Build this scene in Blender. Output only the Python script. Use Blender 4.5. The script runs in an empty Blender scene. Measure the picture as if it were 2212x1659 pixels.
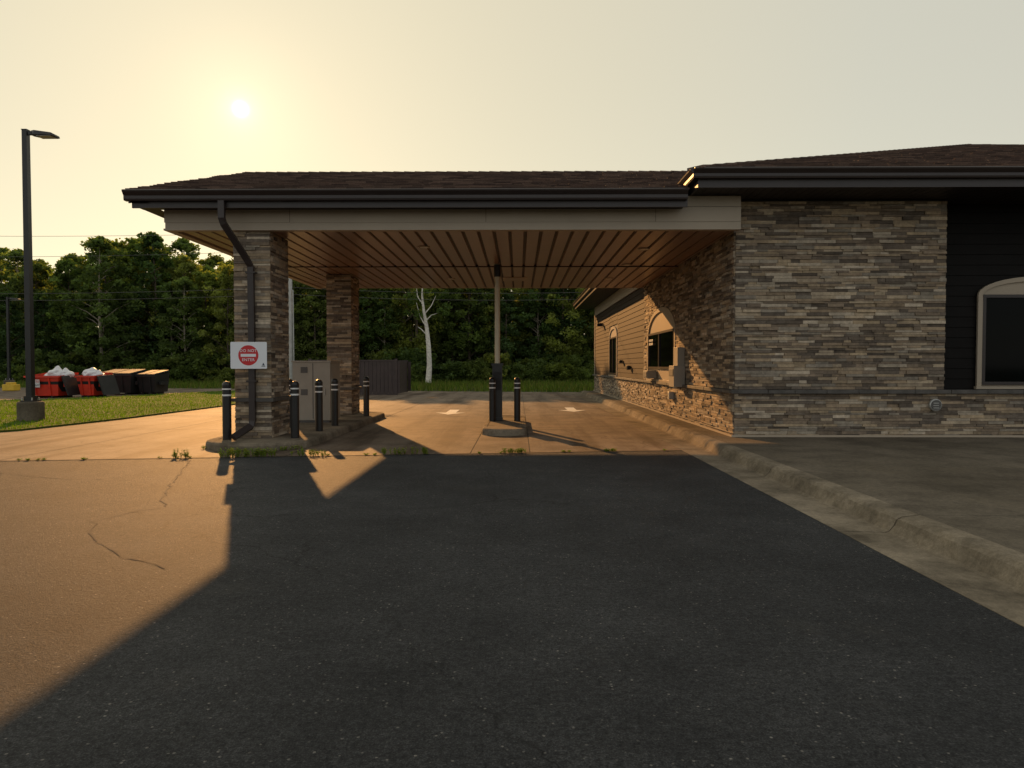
import bpy, math, random
from mathutils import Vector, Matrix, noise
R=random.Random(7)
scene=bpy.context.scene
COL=scene.collection

# ---------------------------------------------------------------- materials
def newmat(name):
    m=bpy.data.materials.new(name); m.use_nodes=True
    nt=m.node_tree; b=nt.nodes['Principled BSDF']
    return m,nt,b
def N(nt,t,**k):
    n=nt.nodes.new(t)
    for a,v in k.items(): setattr(n,a,v)
    return n
def noise_tex(nt,scale,detail=6,rough=.6,vec=None):
    n=N(nt,'ShaderNodeTexNoise'); n.inputs['Scale'].default_value=scale
    n.inputs['Detail'].default_value=detail; n.inputs['Roughness'].default_value=rough
    if vec is None:
        tc=N(nt,'ShaderNodeTexCoord'); vec=tc.outputs['Object']
    nt.links.new(vec,n.inputs['Vector']); return n
def ramp(nt,fac,stops):
    r=N(nt,'ShaderNodeValToRGB'); e=r.color_ramp.elements
    while len(e)<len(stops): e.new(.5)
    for i,(p,c) in enumerate(stops):
        e[i].position=p; e[i].color=(*c,1) if len(c)==3 else c
    nt.links.new(fac,r.inputs[0]); return r
def mix(nt,a,b,fac,mode='MIX'):
    m=N(nt,'ShaderNodeMix',data_type='RGBA',blend_type=mode)
    for s,v in ((m.inputs[6],a),(m.inputs[7],b),(m.inputs[0],fac)):
        if hasattr(v,'links'): nt.links.new(v,s)
        else: s.default_value=(*v,1) if isinstance(v,tuple) and len(v)==3 else v
    return m.outputs[2]
def bump(nt,b,h,strength,dist):
    n=N(nt,'ShaderNodeBump'); n.inputs['Strength'].default_value=strength; n.inputs['Distance'].default_value=dist
    nt.links.new(h,n.inputs['Height']); nt.links.new(n.outputs[0],b.inputs['Normal']); return n
def simple(name,c,rough=.6,metal=0,var=.15,scale=3,bs=0,bscale=60,spec=.5):
    m,nt,b=newmat(name)
    n=noise_tex(nt,scale)
    r=ramp(nt,n.outputs[0],[(.3,tuple(x*(1-var) for x in c)),(.7,tuple(min(1,x*(1+var)) for x in c))])
    nt.links.new(r.outputs[0],b.inputs['Base Color'])
    b.inputs['Roughness'].default_value=rough; b.inputs['Metallic'].default_value=metal
    b.inputs['Specular IOR Level'].default_value=spec
    if bs: bump(nt,b,noise_tex(nt,bscale).outputs[0],bs,.01)
    return m
def attrmat(name,rough=.8,bs=.5,bscale=40,trans=0,spec=.3):
    m,nt,b=newmat(name)
    a=N(nt,'ShaderNodeAttribute',attribute_name='Col')
    c=a.outputs['Color']
    if not trans:
        n=noise_tex(nt,bscale*.35,8,.7)
        r=ramp(nt,n.outputs[0],[(.25,(.55,.55,.55)),(.75,(1.35,1.35,1.35))])
        c=mix(nt,a.outputs['Color'],r.outputs[0],1.0,'MULTIPLY')
        if name=='ledge_stone':
            n2=noise_tex(nt,1.3,5,.6); r2=ramp(nt,n2.outputs[0],[(.3,(.78,.78,.80)),(.7,(1.15,1.13,1.1))])
            c=mix(nt,c,r2.outputs[0],1.0,'MULTIPLY')
    nt.links.new(c,b.inputs['Base Color']); b.inputs['Roughness'].default_value=rough
    b.inputs['Specular IOR Level'].default_value=spec
    if bs: bump(nt,b,noise_tex(nt,bscale,8,.7).outputs[0],bs,.012)
    if trans:
        oi=N(nt,'ShaderNodeObjectInfo'); ro=ramp(nt,oi.outputs['Random'],[(0,(.72,.78,.8)),(.5,(1,1,1)),(1,(1.3,1.2,.95))])
        c=mix(nt,c,ro.outputs[0],1.0,'MULTIPLY')
        d=N(nt,'ShaderNodeBsdfDiffuse'); nt.links.new(c,d.inputs[0])
        t=N(nt,'ShaderNodeBsdfTranslucent'); 
        tc=mix(nt,c,(1.7,1.7,.7),1.0,'MULTIPLY'); nt.links.new(tc,t.inputs[0])
        ms=N(nt,'ShaderNodeMixShader'); ms.inputs[0].default_value=trans
        nt.links.new(d.outputs[0],ms.inputs[1]); nt.links.new(t.outputs[0],ms.inputs[2])
        nt.links.new(ms.outputs[0],nt.nodes['Material Output'].inputs[0])
    return m

def asphalt_mat():
    m,nt,b=newmat('asphalt')
    big=noise_tex(nt,.35,5,.6); mid=noise_tex(nt,2.2,6,.65); fine=noise_tex(nt,110,4,.75); grit=noise_tex(nt,38,3,.8); coarse=noise_tex(nt,14,3,.7)
    base=ramp(nt,fine.outputs[0],[(.3,(.0125,.0138,.016)),(.5,(.033,.0355,.0395)),(.72,(.095,.097,.100))])
    v=N(nt,'ShaderNodeTexVoronoi'); v.inputs['Scale'].default_value=48
    tc=N(nt,'ShaderNodeTexCoord'); nt.links.new(tc.outputs['Object'],v.inputs['Vector'])
    sep=N(nt,'ShaderNodeSeparateColor'); nt.links.new(v.outputs['Color'],sep.inputs[0])
    fl=ramp(nt,sep.outputs[0],[(.93,(0,0,0)),(.96,(1,1,1))])
    near=ramp(nt,v.outputs['Distance'],[(.2,(1,1,1)),(.38,(0,0,0))])
    fm=mix(nt,fl.outputs[0],near.outputs[0],1.0,'MULTIPLY')
    c=mix(nt,base.outputs[0],(.18,.175,.165),fm)
    for tex,lo,hi in ((big,.62,1.38),(mid,.80,1.18),(grit,.42,1.65),(coarse,.75,1.25)):
        r=ramp(nt,tex.outputs[0],[(.32,(lo,lo,lo*1.01)),(.68,(hi,hi*.99,hi*.97))])
        c=mix(nt,c,r.outputs[0],1.0,'MULTIPLY')
    wv=N(nt,'ShaderNodeTexVoronoi',feature='DISTANCE_TO_EDGE'); wv.inputs['Scale'].default_value=.22
    dn=noise_tex(nt,1.1,6,.6); ad=N(nt,'ShaderNodeVectorMath',operation='ADD')
    nt.links.new(tc.outputs['Object'],ad.inputs[0]); nt.links.new(dn.outputs['Color'],ad.inputs[1]); nt.links.new(ad.outputs[0],wv.inputs['Vector'])
    cr=ramp(nt,wv.outputs['Distance'],[(.0,(.35,.35,.35)),(.004,(1,1,1))])
    gate=noise_tex(nt,.5,2); gr=ramp(nt,gate.outputs[0],[(.46,(0,0,0)),(.54,(1,1,1))])
    c2=mix(nt,c,cr.outputs[0],1.0,'MULTIPLY'); c=mix(nt,c,c2,gr.outputs[0])
    st=noise_tex(nt,.8,7,.7); sr=ramp(nt,st.outputs[0],[(.58,(0,0,0)),(.74,(.4,.4,.4))])
    c=mix(nt,c,(.08,.075,.066),sr.outputs[0])
    nt.links.new(c,b.inputs['Base Color'])
    b.inputs['Roughness'].default_value=.72
    b.inputs['Specular IOR Level'].default_value=.20
    hb=mix(nt,fine.outputs[0],grit.outputs[0],.55)
    bump(nt,b,hb,.9,.03)
    return m
def concrete_mat(name,c,stain=.5,rough=.7,spec=.2,crack=False):
    m,nt,b=newmat(name)
    fine=noise_tex(nt,70,5,.7); mid=noise_tex(nt,1.4,8,.65); big=noise_tex(nt,.45,4); g2=noise_tex(nt,18,4,.75)
    base=ramp(nt,fine.outputs[0],[(.3,tuple(x*.78 for x in c)),(.7,tuple(x*1.15 for x in c))])
    s=ramp(nt,mid.outputs[0],[(.32,(1-stain,)*3),(.55,(1,1,1)),(.75,(1.12,1.1,1.05))])
    s2=ramp(nt,big.outputs[0],[(.3,(.68,.66,.64)),(.7,(1.12,1.1,1.1))])
    s3=ramp(nt,g2.outputs[0],[(.3,(.76,.76,.76)),(.7,(1.18,1.18,1.18))])
    cc=mix(nt,base.outputs[0],s.outputs[0],1.0,'MULTIPLY'); cc=mix(nt,cc,s2.outputs[0],1.0,'MULTIPLY'); cc=mix(nt,cc,s3.outputs[0],1.0,'MULTIPLY')
    if crack:
        tc=N(nt,'ShaderNodeTexCoord'); mp=N(nt,'ShaderNodeMapping'); mp.inputs['Scale'].default_value=(1.6,.12,1)
        nt.links.new(tc.outputs['Object'],mp.inputs[0])
        t=noise_tex(nt,1,5,.6,mp.outputs[0]); tr=ramp(nt,t.outputs[0],[(.48,(1,1,1)),(.63,(.48,.42,.37))])
        cc=mix(nt,cc,tr.outputs[0],1.0,'MULTIPLY')
        wv=N(nt,'ShaderNodeTexVoronoi',feature='DISTANCE_TO_EDGE'); wv.inputs['Scale'].default_value=.3
        dn=noise_tex(nt,1.3,6,.6); ad=N(nt,'ShaderNodeVectorMath',operation='ADD')
        nt.links.new(tc.outputs['Object'],ad.inputs[0]); nt.links.new(dn.outputs['Color'],ad.inputs[1]); nt.links.new(ad.outputs[0],wv.inputs['Vector'])
        cr=ramp(nt,wv.outputs['Distance'],[(.0,(.3,.28,.26)),(.007,(1,1,1))])
        gate=noise_tex(nt,.4,2); gr=ramp(nt,gate.outputs[0],[(.44,(0,0,0)),(.5,(1,1,1))])
        c2=mix(nt,cc,cr.outputs[0],1.0,'MULTIPLY'); cc=mix(nt,cc,c2,gr.outputs[0])
    nt.links.new(cc,b.inputs['Base Color']); b.inputs['Roughness'].default_value=rough
    b.inputs['Specular IOR Level'].default_value=spec
    bump(nt,b,mix(nt,fine.outputs[0],g2.outputs[0],.5),.55,.015)
    return m
M={}
M['asphalt']=asphalt_mat()
M['slab']=concrete_mat('drive_concrete',(.21,.165,.122),.5,.75,.2,True)
M['walk']=concrete_mat('sidewalk_concrete',(.165,.142,.108),.4,.9,.1)
M['curb']=concrete_mat('curb_concrete',(.27,.23,.17),.6,.9,.1)
M['stone']=attrmat('ledge_stone',.85,.8,35)
M['shingle']=attrmat('roof_shingle',.9,.6,120)
M['leaf']=attrmat('foliage',.6,0,3,.5,.25)
M['grassblade']=attrmat('grass_blades',.6,0,3,.4,.2)
M['lawn']=simple('lawn_soil',(.07,.105,.016),.95,var=.35,scale=6,bs=.5,bscale=30,spec=.1)
M['meadow']=simple('meadow_ground',(.05,.065,.02),.95,var=.35,scale=1.5,bs=.5,bscale=8,spec=.1)
M['ledge']=simple('ledge_cap',(.085,.078,.070),.7,var=.35,scale=6,bs=.5,bscale=30)
M['trim']=simple('dark_brown_metal',(.030,.021,.019),.38,var=.12)
M['soffit']=simple('dark_soffit',(.028,.021,.018),.5,spec=.3)
M['tan']=simple('tan_trim',(.40,.33,.245),.5,var=.06,scale=1)
M['ceil']=simple('ceiling_panel',(.30,.180,.130),.28,var=.10,scale=1)
M['ceilgap']=simple('ceiling_groove',(.03,.021,.017),.6)
M['siding']=simple('brown_siding',(.045,.032,.022),.7,var=.15,scale=4,spec=.12)
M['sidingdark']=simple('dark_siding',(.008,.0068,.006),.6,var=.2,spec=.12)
M['black']=simple('black_paint',(.012,.012,.012),.35,var=.3,scale=9)
M['white']=simple('white_reflective',(.75,.75,.73),.5,var=.04)
M['paint']=simple('road_paint',(.72,.70,.64),.6,var=.15,scale=12)
M['glass']=simple('window_glass',(.003,.004,.004),.06,var=.1,spec=.06)
M['cab']=simple('cabinet_grey',(.33,.30,.25),.5,var=.07)
M['cabd']=simple('cabinet_louver',(.10,.095,.09),.6)
M['tube']=simple('tube_cream',(.66,.60,.44),.35,var=.05)
M['fence']=simple('fence_brown',(.055,.038,.035),.5,var=.2)
M['galv']=simple('galvanized',(.42,.42,.40),.45,.5)
M['red']=simple('dumpster_red',(.62,.035,.012),.5,var=.2,scale=3)
M['dump']=simple('dumpster_black',(.02,.02,.02),.55,var=.3,spec=.3)
M['bag']=simple('white_bag',(.72,.72,.74),.4,var=.08,bs=.8,bscale=9)
M['yellow']=simple('yellow_paint',(.7,.45,.04),.6)
M['bark']=simple('bark',(.11,.085,.06),.9,var=.4,scale=6,bs=.6,bscale=20)
M['palebark']=simple('aspen_bark',(.28,.24,.18),.9,var=.4,scale=6)
M['birch']=simple('birch_bark',(.70,.65,.57),.8,var=.3,scale=5)
M['signw']=simple('sign_white',(.76,.79,.83),.35,var=.02)
M['signr']=simple('sign_red',(.55,.016,.022),.35,var=.03)
M['signd']=simple('sign_dark',(.05,.06,.09),.4)
M['lens']=simple('light_lens',(.6,.58,.52),.3)
M['seal']=simple('joint_dark',(.03,.027,.024),.9)
M['dust']=simple('crack_filler',(.068,.060,.05),.9,var=.4,scale=9)

# ---------------------------------------------------------------- mesh builder
class MB:
    def __init__(s): s.v=[];s.f=[];s.m=[];s.c=[];s.mats=[]
    def mi(s,k):
        mt=M[k]
        if mt not in s.mats: s.mats.append(mt)
        return s.mats.index(mt)
    def face(s,pts,mat,col=(1,1,1)):
        i=len(s.v); s.v+= [tuple(p) for p in pts]; s.f.append(tuple(range(i,i+len(pts)))); s.m.append(s.mi(mat)); s.c.append(col)
    def hexa(s,p,mat,col=(1,1,1),skip=()):
        i=len(s.v); s.v+=[tuple(q) for q in p]
        F=[(0,3,2,1),(4,5,6,7),(0,1,5,4),(1,2,6,5),(2,3,7,6),(3,0,4,7)]
        k=s.mi(mat)
        for j,f in enumerate(F):
            if j in skip: continue
            s.f.append(tuple(i+a for a in f)); s.m.append(k); s.c.append(col)
    def box(s,x0,x1,y0,y1,z0,z1,mat,col=(1,1,1)):
        s.hexa([(x0,y0,z0),(x1,y0,z0),(x1,y1,z0),(x0,y1,z0),(x0,y0,z1),(x1,y0,z1),(x1,y1,z1),(x0,y1,z1)],mat,col)
    def rings(s,rings,mat,cap=True,col=(1,1,1)):
        k=s.mi(mat); n=len(rings[0]); i0=len(s.v)
        for r in rings: s.v+=[tuple(p) for p in r]
        for a in range(len(rings)-1):
            for j in range(n):
                j2=(j+1)%n
                s.f.append((i0+a*n+j,i0+a*n+j2,i0+(a+1)*n+j2,i0+(a+1)*n+j)); s.m.append(k); s.c.append(col)
        if cap:
            s.f.append(tuple(i0+j for j in reversed(range(n)))); s.m.append(k); s.c.append(col)
            s.f.append(tuple(i0+(len(rings)-1)*n+j for j in range(n))); s.m.append(k); s.c.append(col)
    def lathe(s,x,y,prof,mat,seg=20,col=(1,1,1)):
        s.rings([[(x+r*math.cos(2*math.pi*j/seg),y+r*math.sin(2*math.pi*j/seg),z) for j in range(seg)] for r,z in prof],mat,True,col)
    def tube(s,path,rad,mat,seg=8,square=False,col=(1,1,1)):
        P=[Vector(p) for p in path]; rr=rad if isinstance(rad,(list,tuple)) else [rad]*len(P)
        rings=[]
        for i,p in enumerate(P):
            d=(P[min(i+1,len(P)-1)]-P[max(i-1,0)]).normalized()
            ref=Vector((0,1,0)) if abs(d.y)<.9 else Vector((1,0,0))
            a=d.cross(ref).normalized(); b=a.cross(d).normalized()
            if square:
                o=[(-1,-.7),(1,-.7),(1,.7),(-1,.7)]; rings.append([p+a*u*rr[i]+b*w*rr[i] for u,w in o])
            else:
                rings.append([p+(a*math.cos(2*math.pi*j/seg)+b*math.sin(2*math.pi*j/seg))*rr[i] for j in range(seg)])
        s.rings(rings,mat,True,col)
    def prism(s,poly,z0,z1,mat):
        n=len(poly)
        s.face([(x,y,z1) for x,y in poly],mat)
        s.face([(x,y,z0) for x,y in reversed(poly)],mat)
        for j in range(n):
            a=poly[j];b=poly[(j+1)%n]; s.face([(a[0],a[1],z0),(b[0],b[1],z0),(b[0],b[1],z1),(a[0],a[1],z1)],mat)
    def extr(s,prof,axis,a,b,mat):
        mk=(lambda t,p:(t,p[0],p[1])) if axis=='x' else (lambda t,p:(p[0],t,p[1]))
        s.rings([[mk(a,p) for p in prof],[mk(b,p) for p in prof]],mat)
    def obj(s,name,parent=None,smooth=False,bevel=0,loc=None):
        me=bpy.data.meshes.new(name); me.from_pydata(s.v,[],s.f)
        for m in s.mats: me.materials.append(m)
        me.polygons.foreach_set('material_index',s.m)
        at=me.attributes.new('Col','FLOAT_COLOR','FACE')
        flat=[]
        for c in s.c: flat+= [c[0],c[1],c[2],1]
        at.data.foreach_set('color',flat)
        if smooth: me.polygons.foreach_set('use_smooth',[True]*len(s.f))
        me.update()
        o=bpy.data.objects.new(name,me); COL.objects.link(o)
        if bevel:
            import bmesh
            bm=bmesh.new(); bm.from_mesh(me); bmesh.ops.remove_doubles(bm,verts=bm.verts,dist=1e-5)
            bmesh.ops.recalc_face_normals(bm,faces=bm.faces); bm.to_mesh(me); bm.free()
            md=o.modifiers.new('bevel','BEVEL'); md.width=bevel; md.segments=2; md.limit_method='ANGLE'
        if parent: o.parent=parent
        if loc: o.location=loc
        return o
def empty(name,loc=(0,0,0)):
    e=bpy.data.objects.new(name,None); COL.objects.link(e); e.location=loc; return e

STONE=[(.44,.355,.25),(.27,.21,.15),(.36,.275,.185),(.14,.112,.086),(.30,.26,.205),(.52,.44,.335),(.22,.172,.125),(.40,.31,.205),(.18,.147,.115)]
SHING=[(.125,.080,.062),(.075,.050,.042),(.165,.110,.085),(.098,.066,.053),(.14,.095,.073)]
def course(mb,O,U,V,Nn,vmax,interval,h,l,d,gap,cols,mat,tilt=False):
    O,U,V,Nn=map(Vector,(O,U,V,Nn)); v=0
    while v<vmax-1e-4:
        v1=min(v+R.uniform(*h),vmax)
        if vmax-v1<h[0]*.5: v1=vmax
        for a,b in interval((v+v1)/2):
            u=a
            first=True
            while u<b-1e-3:
                ll=R.uniform(*l)
                if first: ll*=R.uniform(.4,1)
                first=False
                e=min(u+ll,b)
                if b-e<.08: e=b
                dd=R.uniform(*d); c=R.choice(cols); k=R.uniform(.75,1.2); c=tuple(x*k for x in c)
                j=lambda:R.uniform(-.25,.25)*gap
                u0,u1,w0,w1=u+gap,e-gap,v+gap,v1-gap
                if tilt: w0=v-.01; w1=v1
                dt=.002 if tilt else dd
                P=[O+U*(u0)+V*w0-Nn*.012,O+U*u1+V*w0-Nn*.012,O+U*u1+V*w1-Nn*.012,O+U*u0+V*w1-Nn*.012,
                   O+U*(u0+j())+V*(w0+j())+Nn*dd,O+U*(u1+j())+V*(w0+j())+Nn*(dd+(0 if tilt else R.uniform(-.004,.004))),O+U*(u1+j())+V*(w1+j())+Nn*dt,O+U*(u0+j())+V*(w1+j())+Nn*dt]
                mb.hexa(P,mat,c,skip=(0,))
                u=e
        v=v1
ST=dict(h=(.034,.068),l=(.13,.55),d=(.008,.042),gap=.0022,cols=STONE,mat='stone')
def stones(mb,O,U,Nn,vmax,interval): course(mb,O,U,(0,0,1),Nn,vmax,interval,**ST)

# ================================================================= GROUND
mb=MB(); mb.face([(-700,-300,-.04),(700,-300,-.04),(700,900,-.04),(-700,900,-.04)],'meadow'); mb.obj('ground')
mb=MB(); mb.face([(-60,-20,0),(2.9,-20,0),(2.9,37.2,0),(-60,37.2,0)],'asphalt'); mb.obj('asphalt_parking_lot')
mb=MB(); mb.face([(-70,36,-.02),(12,36,-.02),(12,39,-.02),(2,39.5,-.02),(-9,41.5,-.02),(-18,45,-.02),(-32,47,-.02),(-70,47,-.02)],'slab'); mb.obj('rear_road')
def y0(x): return 12.2+(x-3.3)*.133
mb=MB()
xs=[-34,-28,-22.5,-17,-12.4,-8.2,-3.85,-.82,.2,2.9]
ys=[None,16.0,20.4,25,30,37.3]
g=.010
for i in range(len(xs)-1):
    xa,xb=xs[i]+g,xs[i+1]-g
    for j in range(len(ys)-1):
        ya0=y0(xa)+.012 if ys[j] is None else ys[j]+g
        yb0=y0(xb)+.012 if ys[j] is None else ys[j]+g
        mb.face([(xa,ya0,.006),(xb,yb0,.006),(xb,ys[j+1]-g,.006),(xa,ys[j+1]-g,.006)],'slab')
mb.obj('concrete_drive')
mb=MB()
xq=-34
while xq<2.85:
    xr=min(xq+.35,2.88)
    mb.face([(xq,y0(xq)-.022-abs(noise.noise(Vector((xq*3,0,0))))*.02,.004),(xr,y0(xr)-.022-abs(noise.noise(Vector((xr*3,0,0))))*.02,.004),(xr,y0(xr)+.014,.004),(xq,y0(xq)+.014,.004)],'seal'); xq=xr
mb.obj('expansion_joint')
mb=MB()
def crack(pts,w,mat='dust'):
    P=[]
    for i in range(len(pts)-1):
        a=Vector((*pts[i],0)); b=Vector((*pts[i+1],0)); n=max(2,int((b-a).length/.05))
        for k in range(n):
            t=k/n; q=a.lerp(b,t); P.append((q.x+noise.noise(q*4)*.06+noise.noise(q*15)*.03,q.y+noise.noise(q*4+Vector((9,0,0)))*.06))
    for i in range(len(P)-1):
        a,b=P[i],P[i+1]; d=Vector((b[0]-a[0],b[1]-a[1])); 
        if d.length<1e-6: continue
        d.normalize(); wf=lambda i:w*(.15+abs(noise.noise(Vector((i*.23,w*99,0))))*2.4)
        w1,w2=wf(i),wf(i+1)
        mb.face([(a[0]+d.y*w1,a[1]-d.x*w1,.004),(b[0]+d.y*w2,b[1]-d.x*w2,.004),(b[0]-d.y*w2,b[1]+d.x*w2,.004),(a[0]-d.y*w1,a[1]+d.x*w1,.004)],mat)
crack([(-5.2,10.8),(-4.6,9.2),(-4.0,7.6),(-3.75,7.2)],.012)
crack([(-3.75,7.2),(-3.95,6.9),(-4.1,6.55),(-3.7,5.9),(-3.2,5.4),(-2.6,5.0)],.006,'seal')
crack([(-7.5,9.6),(-6.1,9.0),(-4.9,8.9)],.008,'seal')
mb.obj('pavement_cracks')
# lawn
lawn=[(-11.2,40),(-10.9,33),(-10.8,25),(-11.0,19),(-11.4,15.6),(-12.2,14.3),(-14,13.4),(-20,12.6),(-60,11.5),(-60,24),(-24,27),(-20.8,29.3),(-19.2,32),(-18,36),(-17,40)]
mb=MB(); mb.prism(lawn,-.02,.05,'lawn'); 
def inpoly(x,y,P):
    r=False;j=len(P)-1
    for i in range(len(P)):
        xi,yi=P[i];xj,yj=P[j]
        if (yi>y)!=(yj>y) and x<(xj-xi)*(y-yi)/(yj-yi)+xi: r=not r
        j=i
    return r
def blade(mb,x,y,z,h,w,c):
    a=R.uniform(0,6.283); dx,dy=math.cos(a)*w/2,math.sin(a)*w/2; lx,ly=R.uniform(-.4,.4)*h,R.uniform(-.4,.4)*h
    mb.face([(x-dx,y-dy,z),(x+dx,y+dy,z),(x+lx,y+ly,z+h)],'grassblade',c)
cnt=0
while cnt<42000:
    y=R.uniform(12.5,40); x=R.uniform(-28,-10.7)
    if R.random()>min(1,18/y)**1.3: continue
    if not inpoly(x,y,lawn): continue
    n=noise.noise(Vector((x*.5,y*.5,0)))
    k=R.uniform(.7,1.3)*(1+.35*n)
    blade(mb,x,y,.045,R.uniform(.03,.08),R.uniform(.02,.04),(.115*k,.20*k,.02*k)); cnt+=1
mb.obj('lawn')
mb=MB()
for _ in range(26000):
    x=R.uniform(-50,16); y=39+R.random()**1.2*24
    if y<(47.5 if x<-30 else 39.8 if x>0 else 39.8+(-x)*.26): continue
    k=R.uniform(.6,1.3); c=R.choice([(.10,.15,.03),(.13,.17,.04),(.08,.13,.025),(.15,.15,.05)])
    blade(mb,x,y,-.04,R.uniform(.12,.5),R.uniform(.04,.09),tuple(q*k for q in c))
mb.obj('meadow_grass')

# right-hand kerb with gutter
mb=MB()
prof=[(2.9,-.05),(2.9,.004),(3.32,-.004),(3.35,.01),(3.385,.075),(3.41,.12),(3.45,.148),(3.50,.156),(3.62,.156),(3.62,-.05)]
y=-6.2; segs=[]
while y<37: segs.append((y,min(y+3.1,37.2))); y+=3.1
for a,b in segs:
    n=int((b-a)/.06); rings=[]
    for i in range(n+1):
        t=a+.009+(b-a-.018)*i/n; r=[]
        edge=min(i,n-i)
        for k,(px,pz) in enumerate(prof):
            q=noise.noise(Vector((k*3.1,t*4,0)))*.008+noise.noise(Vector((k*7.1,t*17,5)))*.007 if 3<=k<=7 else 0
            if edge==0 and 4<=k<=7: q-=.014
            r.append((px-q*.8,t,pz+q))
        rings.append(r)
    mb.rings(rings,'curb')
mb.face([(2.92,-6,-.03),(3.6,-6,-.03),(3.6,37,-.03),(2.92,37,-.03)],'seal')
mb.obj('kerb')
# sidewalk
mb=MB()
yy=[-6.2,-3.1,0,3.1,6.2,9.3,11.6,13.02]; xx=[3.63,6.6,9.6,12.6,15.6,20]
for i in range(len(xx)-1):
    for j in range(len(yy)-1): mb.box(xx[i]+.005,xx[i+1]-.005,yy[j]+.005,yy[j+1]-.005,0,.15,'walk')
y=13.03
while y<37: mb.box(3.63,4.08,y+.004,y+2.4-.004,0,.15,'walk'); y+=2.4
mb.obj('sidewalk',bevel=.006)

# islands
def island(name,x0,x1,ya,yb,rf,rb):
    poly=[]
    cx=(x0+x1)/2; hw=(x1-x0)/2
    for i in range(13):
        t=math.pi+math.pi*i/12; poly.append((cx+hw*math.cos(t),ya+rf+rf*math.sin(t)))
    for i in range(13):
        t=math.pi*i/12; poly.append((cx+hw*math.cos(t),yb-rb+rb*math.sin(t)))
    m=MB()
    inn=[(cx+(x-cx)*.80,(ya+yb)/2+(y-(ya+yb)/2)*(1-.36/(yb-ya))) for x,y in poly]
    m.rings([[(x,y,-.02) for x,y in poly],[(cx+(x-cx)*.985,y,.10) for x,y in poly],[(cx+(x-cx)*.965,(ya+yb)/2+(y-(ya+yb)/2)*.996,.138) for x,y in poly],
             [(cx+(x-cx)*.93,(ya+yb)/2+(y-(ya+yb)/2)*.99,.15) for x,y in poly],
             [(x,y,.152) for x,y in inn],[(cx+(x-cx)*.99,y,.144) for x,y in inn]],'curb')
    return m.obj(name)
island('concrete_island',-5.75,-3.82,11.85,20.3,.8,.7)
island('concrete_island',-.80,.20,14.55,18.7,.4,.4)

# road arrows
def arrow(x,y):
    m=MB(); s=.006+.005
    m.face([(x-.48,y-.1,s),(x,y-1.0,s),(x+.48,y-.1,s)],'paint')
    m.face([(x-.16,y-.1,s),(x+.16,y-.1,s),(x+.16,y+1.3,s),(x-.16,y+1.3,s)],'paint')
    m.obj('road_arrow_marking')
arrow(-2.15,21.9); arrow(1.8,23.2)

# ================================================================= BUILDING
B=empty('drive_through_bank_building')
WX=4.09; FY=13.05
mb=MB()
mb.box(4.22,31,13.45,37,.0,4.62,'sidingdark')
mb.box(4.14,8.0,13.10,13.44,.0,4.62,'ledge')
mb.box(8.05,20,13.10,13.44,.0,.98,'ledge')
mb.box(4.13,4.215,13.12,17.8,0,4.62,'ledge'); mb.box(4.13,4.215,21.75,37,0,4.62,'ledge'); mb.box(4.13,4.215,17.81,21.74,0,1.04,'ledge'); mb.box(4.13,4.215,17.81,21.74,3.2,4.62,'ledge')
mb.obj('wall_core',B)
# stone veneer
mb=MB()
stones(mb,(WX,FY,.15),(1,0,0),(0,-1,0),.82,lambda v:[(0,15.9)])
stones(mb,(WX,FY,1.05),(1,0,0),(0,-1,0),3.53,lambda v:[(0,3.94)])
mb.box(8.025,8.032,FY,13.45,1.05,4.58,'ledge')
def hole(z):
    yc=19.78; hw=1.93
    if z<2.42: return yc-hw,yc+hw
    q=(z-2.42)/.76
    if q>=1: return None
    w=hw*math.sqrt(1-q*q); return yc-w,yc+w
def iv(v):
    h=hole(v+1.05)
    if h is None: return [(0,9.3)]
    return [(0,h[0]-FY),(h[1]-FY,9.3)]
stones(mb,(WX,FY+.0,.15),(0,1,0),(-1,0,0),.82,lambda v:[(0,23.9)])
stones(mb,(WX,FY+.0,1.05),(0,1,0),(-1,0,0),3.0,iv)
mb.obj('stone_veneer',B)
# ledge cap
mb=MB()
x=WX-.09
while x<20:
    w=min(R.uniform(.5,.7),20-x); mb.box(x+.003,x+w-.003,FY-.10-R.uniform(0,.008),FY+.05,.972,1.045+R.uniform(-.004,.004),'ledge'); x+=w
y=FY-.09
while y<37:
    w=min(R.uniform(.5,.7),37-y); mb.box(WX-.10-R.uniform(0,.008),WX+.04,y+.053,y+.05+w-.003,.972,1.045+R.uniform(-.004,.004),'ledge'); y+=w
mb.obj('stone_ledge',B,bevel=.008)
mb=MB(); mb.box(WX-.06,20,FY-.06,FY-.045,.152,.19,'tan'); mb.box(WX-.062,WX-.045,FY-.04,37,.152,.19,'tan'); mb.box(WX-.05,WX-.044,FY,37,.22,.235,'tan'); mb.obj('base_flashing',B)
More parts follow.
